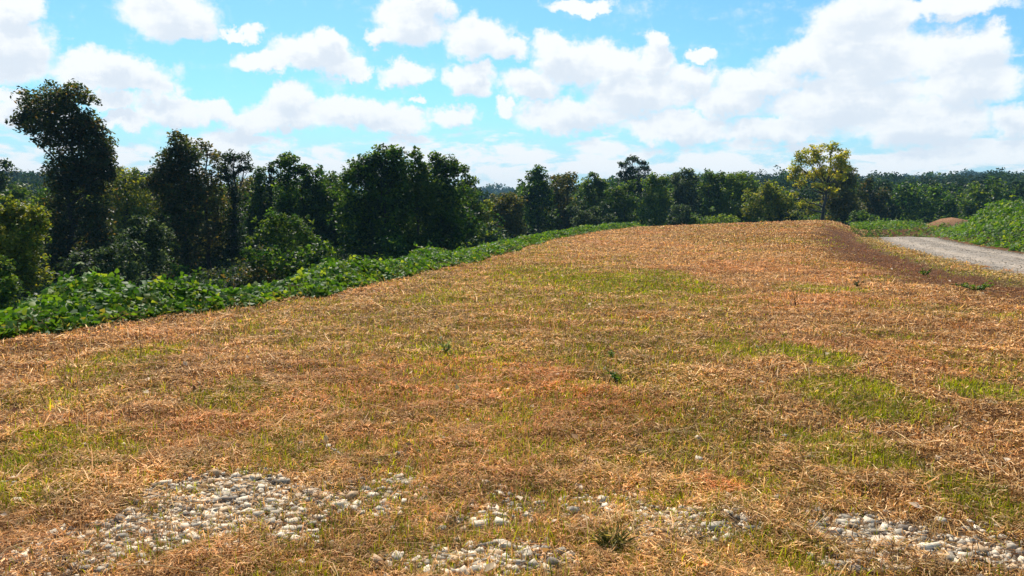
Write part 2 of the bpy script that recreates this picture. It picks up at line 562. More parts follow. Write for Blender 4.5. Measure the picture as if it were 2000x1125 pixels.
def sinh_axis(n, lo, hi, a, c):
    u = np.linspace(math.asinh((lo - c) / a), math.asinh((hi - c) / a), n)
    return c + a * np.sinh(u)


gx = sinh_axis(560, -3000, 3000, 7.0, 0.0)
gy = sinh_axis(560, -1200, 4000, 7.0, 8.0)
X, Y = np.meshgrid(gx, gy)
Z = H(X, Y)
inroad = smooth(-0.05, 0.3, X - road_l(Y)) * (1 - smooth(-0.3, 0.05, X - road_r(Y))) * (Y < 57)
Z = Z - 0.10 * inroad
n = len(gx)
i, j = np.meshgrid(np.arange(len(gy) - 1), np.arange(n - 1), indexing='ij')
a = i * n + j
F = np.stack([a, a + 1, a + n + 1, a + n], -1).reshape(-1, 4)
o = mesh_from('ground', np.stack([X, Y, Z], -1).reshape(-1, 3), F, M_GROUND, ground_colour(X, Y).reshape(-1, 3), flat=False)
tag(o, 'mown dry grass field and the land round it', 'ground', kind='structure')

# gravel road: a sheet lying just above the ground
ry = np.concatenate([np.arange(-60, 10, 2.0), np.arange(10, 57, .25)])
rt = np.linspace(-0.04, 1.04, 25)
RY, RT = np.meshgrid(ry, rt, indexing='ij')
wob = (fbm(RY, RT * 0, 1.4, 3, 61) - .5) * .5
wob2 = (fbm(RY, RT * 0 + 9, 1.4, 3, 62) - .5) * .5
RX = road_l(RY) + wob * (1 - RT) + RT * (3.35 + wob2)
RZ = H(RX, RY, False) + 0.02 + 0.05 * np.sin(np.clip(RT, 0, 1) * math.pi) - 0.12 * (np.abs(RT - .5) > .53)
RZ = RZ - .03 * (np.exp(-((RT - .27) / .09) ** 2) + np.exp(-((RT - .75) / .09) ** 2))
RZ = RZ + (fbm(RX, RY, .9, 2, 64) - .5) * .02
trk = np.exp(-((RT - .27) / .1) ** 2) + np.exp(-((RT - .75) / .1) ** 2)
rc = np.repeat((.70 + .30 * trk + .25 * (fbm(RX, RY, 1.1, 4, 66) - .5))[..., None], 3, -1)
k = len(rt)
i, j = np.meshgrid(np.arange(len(ry) - 1), np.arange(k - 1), indexing='ij')
a = i * k + j
F = np.stack([a, a + 1, a + k + 1, a + k], -1).reshape(-1, 4)
o = mesh_from('gravel_road', np.stack([RX, RY, RZ], -1).reshape(-1, 3), F, M_ROAD, rc.reshape(-1, 3) * np.array([1.12, 1.0, .87]), flat=False)
tag(o, 'pale grey gravel lane curving past the field', 'road', kind='structure')


# ------------------------------------------------------------------ grass, straw and thatch
def polar_sample(n, r0, r1, power, amax=0.98, rg=rng):
    """n points in a wide wedge ahead, area density falling as r**-power"""
    e = 2 - power
    u = rg.random(n)
    r = (r0 ** e + u * (r1 ** e - r0 ** e)) ** (1 / e)
    t = rg.uniform(-amax, amax, n)
    return r * np.sin(t), r * np.cos(t), r


def blades(x, y, z, L, W, elev, phi, bend, col, tipcol=None):
    n = len(x)
    base = np.stack([x, y, z], 1)
    d1 = np.stack([np.cos(elev) * np.cos(phi), np.cos(elev) * np.sin(phi), np.sin(elev)], 1)
    e2 = elev - bend
    d2 = np.stack([np.cos(e2) * np.cos(phi + bend * .5), np.cos(e2) * np.sin(phi + bend * .5), np.sin(e2)], 1)
    rl = rng.uniform(-.5, .5, n)
    sdv = np.stack([-np.sin(phi), np.cos(phi), rl], 1)
    sdv /= np.linalg.norm(sdv, axis=1)[:, None]
    mid = base + d1 * (L * .5)[:, None]
    tip = mid + d2 * (L * .5)[:, None]
    w = (W * .5)[:, None] * sdv
    V = np.empty((n, 5, 3))
    V[:, 0], V[:, 1], V[:, 2], V[:, 3], V[:, 4] = base - w, base + w, mid + w * .9, mid - w * .9, tip
    q = np.arange(n)[:, None] * 5
    Q = q + np.array([[0, 1, 2, 3]]); T = q + np.array([[3, 2, 4]])
    return V.reshape(-1, 3), Q, T, np.repeat(col, 5, 0)


def in_field(x, y, m=0.25):
    wob = (fbm(x, y, 0.8, 3, 71) - .5) * .9
    return (x > edge_x(y) - m + wob) & (x < road_l(y) + .1 + wob * .9) & (y < 69)


def build_grass(name, n, r0, r1, power, mode):
    x, y, r = polar_sample(n, r0, r1, power)
    ok = in_field(x, y)
    x, y, r = x[ok], y[ok], r[ok]
    gr, rd, pl, gv, strip, verge = field_masks(x, y)
    u = rng.random(len(x))
    tuft = fbm(x, y, .22 + 0 * x, 2, 81) if mode == 'green' else fbm(x, y, .35, 3, 83)
    if mode == 'green':
        keep = u < np.clip(gr * 1.5 + .05, 0, 1) * smooth(.3, .55, tuft + gr * .25) * (1 - strip * .8) * (1 - .85 * gv)
        keep |= (u < .35) & (verge > .4) & (tuft > .45)
    else:
        keep = u < np.clip(.35 + 1.1 * tuft, 0, 1) * (1 - .5 * strip) * (1 - .72 * smooth(.1, .8, gv)) * (1 - .75 * np.clip(gr, 0, 1))
    x, y, r, gr, rd, pl, gv, strip, verge, tuft = [q[keep] for q in (x, y, r, gr, rd, pl, gv, strip, verge, tuft)]
    n = len(x)
    v = rng.random((n, 1))
    far = np.clip(r / 30, 0, 1)
    if mode == 'green':
        c = lerp(np.broadcast_to(np.array([.14, .19, .004]), (n, 3)), np.array([.47, .46, .008]), rng.random(n))
        c = lerp(c, np.array([.33, .23, .06]), (rng.random(n) < .15) * .8)
        L = rng.uniform(.03, .085, n) * (1 + .7 * (rng.random(n) < .08))
        el_ = rng.uniform(.5, 1.5, n)
        W = np.maximum(rng.uniform(.003, .006, n), r * .0010)
        z = H(x, y) - .005
    else:
        straw = np.array([.48, .258, .090]); tan = np.array([.54, .282, .122]); brown = np.array([.145, .058, .020]); pale = np.array([.76, .52, .29])
        s = rng.random(n)
        c = np.where((s < .30)[:, None], straw, np.where((s < .50)[:, None], tan, np.where((s < .81)[:, None], brown, pale)))
        c = lerp(c, np.array([.48, .145, .048]), np.clip(rd * 1.2, 0, 1) * rng.random(n) ** .7)
        c = lerp(c, np.array([.60, .35, .18]), pl * rng.random(n) * .7)
        c = lerp(c, np.array([.165, .066, .028]), strip * rng.uniform(.6, 1, n))
        c = lerp(c, np.array([.30, .25, .06]), np.clip(gr, 0, 1) * (rng.random(n) < .5) * .7)
        c = lerp(c, np.array([.44, .36, .16]), (verge > .3) * rng.random(n) * .7)
        if mode == 'lying':
            L = rng.uniform(.02, .062, n) * (1 + 2.2 * (rng.random(n) < .05)) * (1 + far * 1.1)
            el_ = rng.normal(.12, .22, n)
            z = H(x, y) + np.clip((tuft - .42) * .14, 0, .045) * (1 - strip) + rng.uniform(0, .018, n)
        else:
            L = rng.uniform(.02, .065, n) * (1 + 1.4 * (rng.random(n) < .05)) * (1 + far * .5)
            el_ = rng.uniform(.6, 1.55, n)
            z = H(x, y) - .005
        W = np.maximum(rng.uniform(.002, .0055, n), r * (.0011 if mode == 'lying' else .0009))
        L = L * (1 - .45 * strip)
    tone = .62 + .75 * fbm(x * .55, y, .5, 3, 87)
    c = c * (.45 + 1.2 * v) * tone[:, None] * 1.12 * np.array([1.03, 1.02, .98])
    return blades(x, y, z, L, W, el_, rng.uniform(0, 2 * math.pi, n), rng.uniform(-.3, .9, n), c)


def join(parts):
    Vs, Qs, Ts, Cs, b = [], [], [], [], 0
    for V, Q, T, c in parts:
        Vs.append(V); Cs.append(c)
        if Q is not None: Qs.append(Q + b)
        Ts.append(T + b); b += len(V)
    return np.concatenate(Vs), (np.concatenate(Qs) if Qs else None), np.concatenate(Ts), np.concatenate(Cs)


V, Q, T, c = join([build_grass('a', 1200000, 2.2, 72, 1.85, 'lying'), build_grass('b', 730000, 2.2, 62, 1.85, 'stub')])
o = mesh_from('straw_grass', V, Q, M_STRAW, c, F3=T)
tag(o, 'dry straw coloured mown grass and clippings lying over the field', 'dry grass', kind='stuff')
V, Q, T, c = build_grass('c', 800000, 2.2, 66, 1.75, 'green')
o = mesh_from('green_grass', V, Q, M_STRAW, c, F3=T)
tag(o, 'patches of short green grass among the dry straw', 'grass', kind='stuff')


# scraps of dead leaf and a few long stalks left by the mower
x, y, r = polar_sample(1500, 2.6, 40, 1.2)
ok = in_field(x, y); x, y, r = x[ok], y[ok], r[ok]
dl = leaf_quads(np.stack([x, y, H(x, y) + rng.uniform(.015, .05, len(x))], 1), rng.uniform(.025, .07, len(x)) * (1 + r / 40), .6, 1.2)
dc = np.array([(.80, .62, .44), (.42, .25, .13), (.16, .07, .035), (.60, .46, .30)])[rng.integers(0, 4, len(x))]
tag(mesh_from('dead_leaves', dl[0], None, M_STRAW, np.repeat(dc, 4, 0), F3=dl[1]), 'scraps of pale and brown dead leaf lying on the mown field', 'dead leaves', kind='stuff')
paths, pc = [], []
x, y, r = polar_sample(420, 2.6, 26, 1.2)
ok = in_field(x, y)
for x0, y0 in zip(x[ok], y[ok]):
    a_ = rng.uniform(0, 6.28); l_ = rng.uniform(.15, .5)
    p0 = np.array([x0, y0, float(H(x0, y0)) + .02]); p1 = p0 + np.array([math.cos(a_) * l_, math.sin(a_) * l_, 0])
    p1[2] = float(H(p1[0], p1[1])) + rng.uniform(.02, .09)
    paths.append((curve(p0, p1, 6, rng, .03, .06), np.linspace(.0028, .0015, 6) * max(1, y0 / 6)))
    pc.append(np.tile([(.72, .52, .27), (.55, .34, .14), (.40, .18, .08)][rng.integers(3)], (24, 1)))
V, Fq = tubes(paths, 4)
tag(mesh_from('straw_stalks', V, Fq, M_STRAW, np.concatenate(pc), flat=False), 'long loose stalks of straw lying on the mown field', 'straw', kind='stuff')


# ------------------------------------------------------------------ stones
# broken chips: an uneven box, each side creased
IV = np.array([(-1, -1, -1), (1, -1, -1), (1, 1, -1), (-1, 1, -1), (-1, -1, 1), (1, -1, 1), (1, 1, 1), (-1, 1, 1)], float)
IF = np.array([(0, 2, 1), (0, 3, 2), (4, 5, 6), (4, 6, 7), (0, 1, 5), (0, 5, 4), (1, 2, 6), (1, 6, 5), (2, 3, 7), (2, 7, 6), (3, 0, 4), (3, 4, 7)])


def stones(x, y, z, size, col, flat=.55):
    n = len(x)
    # angular chips: uneven lumps with flat faces
    V = IV[None] * .8 + rng.normal(0, .17, (n, len(IV), 3))
    V[:, 4:, :2] *= rng.uniform(.55, 1.0, (n, 1, 1))                 # upper face smaller than the lower
    V *= np.stack([rng.uniform(.9, 1.5, n), rng.uniform(.65, 1.05, n), rng.uniform(.4, .8, n) * flat / .55], 1)[:, None]
    # tilt then turn
    t1, t2 = rng.normal(0, .35, n), rng.uniform(0, 2 * math.pi, n)
    ca, sa = np.cos(t1)[:, None], np.sin(t1)[:, None]
    yy, zz = V[..., 1] * ca - V[..., 2] * sa, V[..., 1] * sa + V[..., 2] * ca
    V[..., 1], V[..., 2] = yy, zz
    ca, sa = np.cos(t2)[:, None], np.sin(t2)[:, None]
    xx, yy = V[..., 0] * ca - V[..., 1] * sa, V[..., 0] * sa + V[..., 1] * ca
    V[..., 0], V[..., 1] = xx, yy
    V = V * (size * .5)[:, None, None] + np.stack([x, y, z + size * .04], 1)[:, None]
    F = (np.arange(n)[:, None, None] * len(IV) + IF[None]).reshape(-1, 3)
    return V.reshape(-1, 3), None, F, np.repeat(col, len(IV), 0)


def stone_cols(n):
    s = rng.random(n)
    c = np.where((s < .55)[:, None], [.82, .77, .69], np.where((s < .78)[:, None], [.47, .45, .41], np.where((s < .92)[:, None], [.66, .50, .34], [.22, .195, .18])))
    return c * rng.uniform(.65, 1.1, (n, 1)) * np.array([1, .86, .68])


x, y, r = polar_sample(170000, 2.3, 9, .6)
gv = field_masks(x, y)[3]
pick = rng.random(len(x))
halo = mask([(a_, b_, c_ * 2.0, d_ * 2.6, e_, f_) for a_, b_, c_, d_, e_, f_ in GRAVEL], x, y, 1.2) * smooth(.4, .7, fbm(x, y, .15, 2, 44))
k1 = (pick < .10 * halo) | (pick < np.clip(gv, 0, 1) ** 1.0 * .8) | ((pick < .012) & (y < 6))
x1, y1 = x[k1], y[k1]
sz = np.clip(rng.lognormal(math.log(.0215), .58, len(x1)), .010, .062)
pa = stones(x1, y1, H(x1, y1) + rng.uniform(-.004, .008, len(x1)), sz, stone_cols(len(x1)))
o = mesh_from('field_gravel', *[pa[0], None, M_STONE, pa[3]], F3=pa[2])
tag(o, 'pale angular limestone gravel scattered through the straw', 'gravel', kind='stuff')
# loose chippings on and along the lane
yy = rng.uniform(14, 52, 15000); tt = rng.random(15000)
tt = np.where(rng.random(15000) < .35, rng.normal(0, .035, 15000), np.where(rng.random(15000) < .4, rng.normal(1, .03, 15000), tt))
xx = road_l(yy) + tt * 3.35
zz = H(xx, yy, False) + .02 + .05 * np.sin(np.clip(tt, 0, 1) * math.pi) - .008 - .03 * (np.exp(-((tt - .27) / .09) ** 2) + np.exp(-((tt - .75) / .09) ** 2))
pa = stones(xx, yy, zz, rng.uniform(.02, .055, len(xx)), stone_cols(len(xx)) * .52)
o = mesh_from('lane_gravel', pa[0], None, M_STONE, pa[3], F3=pa[2])
tag(o, 'loose grey chippings lying along the gravel lane', 'gravel', kind='stuff')


# ------------------------------------------------------------------ kudzu
def kudzu_leaflets(cx, cy, cz, size, tilt_out):
    """three broad leaflets at each point, each a folded five-sided blade"""
    n = len(cx)
    cen = np.stack([cx, cy, cz], 1)
    nor = rng.normal(size=(n, 3)) * .55 + tilt_out
    nor /= np.linalg.norm(nor, axis=1)[:, None]
    ax = rng.normal(size=(n, 3)); ax -= nor * (ax * nor).sum(1)[:, None]; ax /= np.linalg.norm(ax, axis=1)[:, None]
    sdv = np.cross(nor, ax)
    Vs = []
    for q, ang in enumerate((0, 1.75, -1.75)):
        d = ax * math.cos(ang) + sdv * math.sin(ang)
        e = np.cross(nor, d)
        jit = rng.normal(size=(n, 3)) * .3
        nn = nor + jit; nn /= np.linalg.norm(nn, axis=1)[:, None]
        e = np.cross(nn, d); e /= np.linalg.norm(e, axis=1)[:, None]
        S = size[:, None] * (1.0 if q == 0 else .9)
        b0 = cen + d * S * (.25 if q == 0 else .08)
        dr = np.array([0, 0, -1.0]) * S * rng.uniform(.05, .3, (n, 1))
        v = np.stack([b0, b0 + d * S * .3 + e * S * .46 - nn * S * .10, b0 + d * S * .72 + e * S * .33 - nn * S * .12 + dr * .5,
                      b0 + d * S * 1.1 + dr, b0 + d * S * .72 - e * S * .33 - nn * S * .12 + dr * .5, b0 + d * S * .3 - e * S * .46 - nn * S * .10], 1)
        Vs.append(v)
    V = np.stack(Vs, 1).reshape(n * 3, 6, 3)
    bidx = np.arange(n * 3)[:, None] * 6
    Q = np.concatenate([bidx + np.array([[0, 1, 2, 3]]), bidx + np.array([[0, 3, 4, 5]])])
    return V.reshape(-1, 3), Q, n


def kudzu_colour(n, yellow=None):
    s = rng.random(n)
    c = lerp(np.broadcast_to(np.array([.036, .105, .006]), (n, 3)), np.array([.100, .180, .010]), s)
    c = lerp(c, np.array([.21, .26, .022]), (rng.random(n) < .14) * .8)
    if yellow is not None: c = lerp(c, np.array([.24, .20, .03]), (rng.random(n) < yellow) * .85)
    c = np.repeat(c, 3, 0) * rng.uniform(.8, 1.2, (n * 3, 1))
    return np.repeat(c, 6, 0)


def mounds(x, y, lst):
    h = np.zeros_like(x)
    for (cx, cy, rx, ry_, a) in lst: h = np.maximum(h, a * np.exp(-(((x - cx) / rx) ** 2 + ((y - cy) / ry_) ** 2) ** 1.3))
    return h


m1 = at(140, 560, 12.6); m2 = at(822, 500, 27); m3 = at(640, 560, 16.5); m4 = at(290, 590, 12.5)
LM = [(m1[0], 12.9, .75, 1.0, .72), (m1[0] + .8, 12.6, .6, .8, .25), (m2[0], 27, .8, 1.5, .55), (m3[0], 17.5, 1.0, 1.3, .3), (m4[0], 13, .7, 1.0, .25)]


def canopy_left(x, y):
    s = edge_x(y) - x
    k = .20 + .30 * fbm(x, y, 1.6, 3, 91) + mounds(x, y, LM)
    return k * smooth(-.35, .75, s + (fbm(x, y, .7, 2, 92) - .5) * .5) * (1 + .25 * smooth(30, 60, y))


def canopy_right(x, y):
    t = x - road_r(y)
    tall = smooth(1.0, 2.6, t) * smooth(24, 33, y) * (1 - smooth(43, 50, y))
    k = .25 + .45 * fbm(x, y, 1.8, 3, 95) + .8 * tall * (.2 + 1.5 * fbm(x, y, 1.2, 3, 96))
    gap = np.exp(-((np.arctan2(x, y) - .497) / .02) ** 2) * smooth(45, 50, y)
    k = (k + .1 * smooth(52, 58, y)) * (1 - .75 * gap)
    return k * smooth(.5, 1.6, t + (fbm(x, y, .9, 2, 97) - .5) * .8)


def grow_kudzu(name, x, y, canopy, label, yellow_edge, edge):
    h = canopy(x, y)
    ok = h > .05
    x, y, h, edge = x[ok], y[ok], h[ok], edge[ok]
    e = .25
    z0 = H(x, y)
    sx = (canopy(x + e, y) + H(x + e, y) - canopy(x - e, y) - H(x - e, y)) / (2 * e)
    sy = (canopy(x, y + e) + H(x, y + e) - canopy(x, y - e) - H(x, y - e)) / (2 * e)
    out = np.stack([-sx, -sy, np.ones_like(sx)], 1)
    out /= np.linalg.norm(out, axis=1)[:, None]
    u = rng.random(len(x))
    f = 1 - .75 * u ** 1.6
    f = np.where(rng.random(len(x)) < .04, f + .25, f)
    size = rng.uniform(.062, .115, len(x)) * (1 + .3 * (np.hypot(x, y) > 35))
    V, Q, n = kudzu_leaflets(x, y, z0 + h * f + .02, size, out * 1.0)
    o = mesh_from(name, V, Q, M_KUDZU, kudzu_colour(n, yellow_edge * (edge < .6) * (f < .8)))
    tag(o, label, 'kudzu', kind='stuff')


nk = 105000
r_ = (5.5 ** .35 + rng.random(nk) * (80 ** .35 - 5.5 ** .35)) ** (1 / .35)
s_ = rng.exponential(2.1, nk) - .35
x = edge_x(r_) - s_; y = r_
ok = (s_ < 11) & (np.abs(np.arctan2(x, y)) < .95)
grow_kudzu('kudzu_vines', x[ok], y[ok], canopy_left, 'knee-high green kudzu leaves spreading along the left field edge', .3, s_[ok])
x = rng.uniform(18, 52, 120000); y = rng.uniform(18, 74, 120000)
t = x - road_r(y)
dm = np.hypot((x - 34.6) / 1.6, (y - 64) / 2.4)
ok = (((t > .4) & (y < 66)) | ((y > 57.5) & (x > road_l(y) - 2.0))) & (dm > 1) & (x < 22 + y * .45) & (rng.random(len(x)) < np.clip(34 / np.hypot(x, y), 0, 1) ** 1.5)


def canopy_right_all(x, y):
    return np.maximum(canopy_right(x, y), (.45 + .6 * fbm(x, y, 1.8, 3, 98)) * smooth(57.5, 60, y) * smooth(-3, -1, x - road_l(y)) * (1 - .85 * np.exp(-((np.arctan2(x, y) - .492) / .022) ** 2)))


grow_kudzu('kudzu_vines', x[ok], y[ok], canopy_right_all, 'bank of green kudzu leaves heaped beside the gravel lane', .06, t[ok])

# runners and dead stems along the kudzu's front
paths, pc = [], []
for q in range(150):
    y0 = 8.5 + 45 * rng.random() ** 2.2
    x0 = float(edge_x(y0)) - rng.uniform(-.2, .9)
    a_ = rng.uniform(0, 6.28); l_ = rng.uniform(.3, .9)
    p0 = np.array([x0, y0, float(H(x0, y0))]); p1 = p0 + np.array([math.cos(a_) * l_, math.sin(a_) * l_ * .6, rng.uniform(-.05, .25)])
    p1[2] = max(p1[2], float(H(p1[0], p1[1])))
    st = curve(p0, p1, 7, rng, .05, rng.uniform(.1, .5))
    paths.append((st, np.linspace(.006, .002, 7) * max(1, y0 / 16)))
    pc.append(np.tile([(.26, .25, .06), (.30, .20, .10), (.16, .10, .05)][rng.integers(3)], (35, 1)))
V, Fq = tubes(paths, 5)
tag(mesh_from('vine_stems', V, Fq, M_STRAW, np.concatenate(pc), flat=False), 'bare yellowish vine runners and dead stems along the field edge', 'vine stems', kind='stuff')

# ------------------------------------------------------------------ trees
PAL = {  # two leaf colours and an accent with its share
    'dark': ((.010, .034, .005), (.050, .105, .009), (.11, .165, .012), .18),
    'deep': ((.008, .020, .007), (.022, .046, .010), (.05, .08, .016), .1),
    'mid': ((.026, .064, .010), (.068, .115, .013), (.12, .155, .015), .16),
    'fresh': ((.042, .092, .010), (.105, .16, .014), (.16, .20, .02), .2),
    'olive': ((.045, .060, .014), (.085, .090, .018), (.15, .11, .02), .16),
    'brown': ((.018, .034, .010), (.055, .070, .016), (.13, .085, .02), .13),
    'gold': ((.15, .19, .015), (.33, .33, .022), (.42, .32, .03), .15),
    'grey': ((.018, .036, .014), (.046, .072, .026), (.10, .13, .06), .13),
    'yellowgreen': ((.065, .105, .010), (.155, .18, .014), (.24, .22, .02), .2),
}


def palette_cols(pal, clump_v, n, rg):
    a, b, c_, k = [np.array(q) if q is not pal[3] else q for q in pal]
    t = np.clip(clump_v * 1.2 - .1 + rg.normal(0, .18, n), 0, 1)
    c = lerp(np.broadcast_to(a, (n, 3)), b, t)
    c = lerp(c, c_, (rg.random(n) < k) * 1.0)
    return c * rg.uniform(.8, 1.2, (n, 1))


def lobe_leaves(lobes, L, wr, lai, rg, tight=1.0):
    """lobes: list of (centre(3), radii(3)); returns leaf points, clump brightness, clump centres"""
    pts, vals, cents = [], [], []
    area = .5 * L * L * wr
    for c, r in lobes:
        n = int(lai * 1.9 * math.pi * r[0] * r[2] / area) + 6
        m = max(5, int(9 + 14 * min(1, n / 900)))
        d = rg.normal(size=(m, 3)); d /= np.linalg.norm(d, axis=1)[:, None]
        rad = rg.uniform(.2, 1, m) ** .5
        cc = c + d * r * rad[:, None] * .82
        rc = np.mean(r) * rg.uniform(.24, .46, m) * tight
        far_ = (rg.random(m) < .2) & (d[:, 2] > -.2)          # sprays that stand clear of the crown
        cc[far_] = c + d[far_] * r * rg.uniform(.95, 1.22, (far_.sum(), 1))
        rc[far_] *= .45
        pr = rc ** 1.6; which = rg.choice(m, n, p=pr / pr.sum())
        off = rg.normal(size=(n, 3)); off /= np.linalg.norm(off, axis=1)[:, None] + 1e-9
        off *= (rg.random((n, 1)) ** .42)
        p = cc[which] + off * rc[which][:, None] * 1.45 * np.array([1, 1, .8])
        pts.append(p); vals.append(rg.random(m)[which]); cents.append((c, cc))
    return np.concatenate(pts), np.concatenate(vals), cents


TREE_SEED = [100]


def tree(name, label, cat, d, lobes_px, pal, base_x, leaf=.17, wr=.55, lai=2.6, group=None, twigs=False, tight=1.0, up=.5, fork=None, trunk_r=None, foliage='crown', droop=0.3):
    TREE_SEED[0] += 1
    leaf *= 1.15
    rg = np.random.default_rng(TREE_SEED[0])
    bx = (base_x - CX) / FPX * d * 1.0
    base = np.array([at(base_x, 480, d)[0], d, 0.0]); base[2] = float(H(base[0], base[1])) - .05
    root = bpy.data.objects.new(name, None)
    COL.objects.link(root); root.location = base
    tag(root, label, cat, group)
    lobes = []
    for q in lobes_px:
        X_, Y_, rx, ry_ = q[:4]
        dd = q[4] if len(q) > 4 else rg.uniform(-.35, .35) * rx / FPX * d
        c = at(X_, Y_, d + dd) - base
        s = d / FPX * (1.16 if d < 60 else 1.16)
        lobes.append((c, np.array([rx * s, (rx * .5 + ry_ * .5) * s, ry_ * s])))
    pts, vals, cents = lobe_leaves(lobes, leaf, wr, lai, rg, tight)
    V, T = leaf_quads(pts, leaf * rg.uniform(.65, 1.25, len(pts)), wr, up, rg, droop)
    col = np.repeat(palette_cols(PAL[pal], vals, len(pts), rg), 4, 0)
    mesh_from(foliage, V, None, M_LEAF, col, parent=root, F3=T)
    # trunk and limbs
    top = max(c[2] + r[2] for c, r in lobes)
    hi = max(lobes, key=lambda l: l[0][2])[0]
    tr = trunk_r or max(.035, .014 * top)
    fk = np.array([hi[0] * .55, hi[1] * .5, top * (fork or .5)])
    main = curve(np.zeros(3), fk, 7, rg, .012)
    up_ = curve(fk, hi, 6, rg, .03)
    ax = np.concatenate([main, up_[1:]])
    rr = np.linspace(tr, tr * .25, len(ax)); rr[0] *= 1.35
    paths = [(ax, rr)]
    for c, cc in cents:
        if c is hi: continue
        zt = min(c[2] * .72, fk[2] * 1.25)
        i_ = int(np.argmin(np.abs(ax[:, 2] - max(zt, .15 * top))))
        lb = curve(ax[i_], c, 7, rg, .035, -.06)
        r0 = rr[i_] * .55
        paths.append((lb, np.linspace(r0, max(.012, r0 * .3), 7)))
        if twigs:
            for e in cc:
                paths.append((curve(c if rg.random() < .5 else lb[4], e, 5, rg, .04), np.linspace(max(.02, r0 * .32), .008, 5)))
    if twigs:
        c, cc = [q for q in cents if q[0] is hi][0]
        for e in cc: paths.append((curve(c, e, 5, rg, .04), np.linspace(tr * .2, .008, 5)))
    V, Fq = tubes(paths, 7)
    mesh_from('trunk', V, Fq, M_BARK, parent=root, flat=False)
    return root


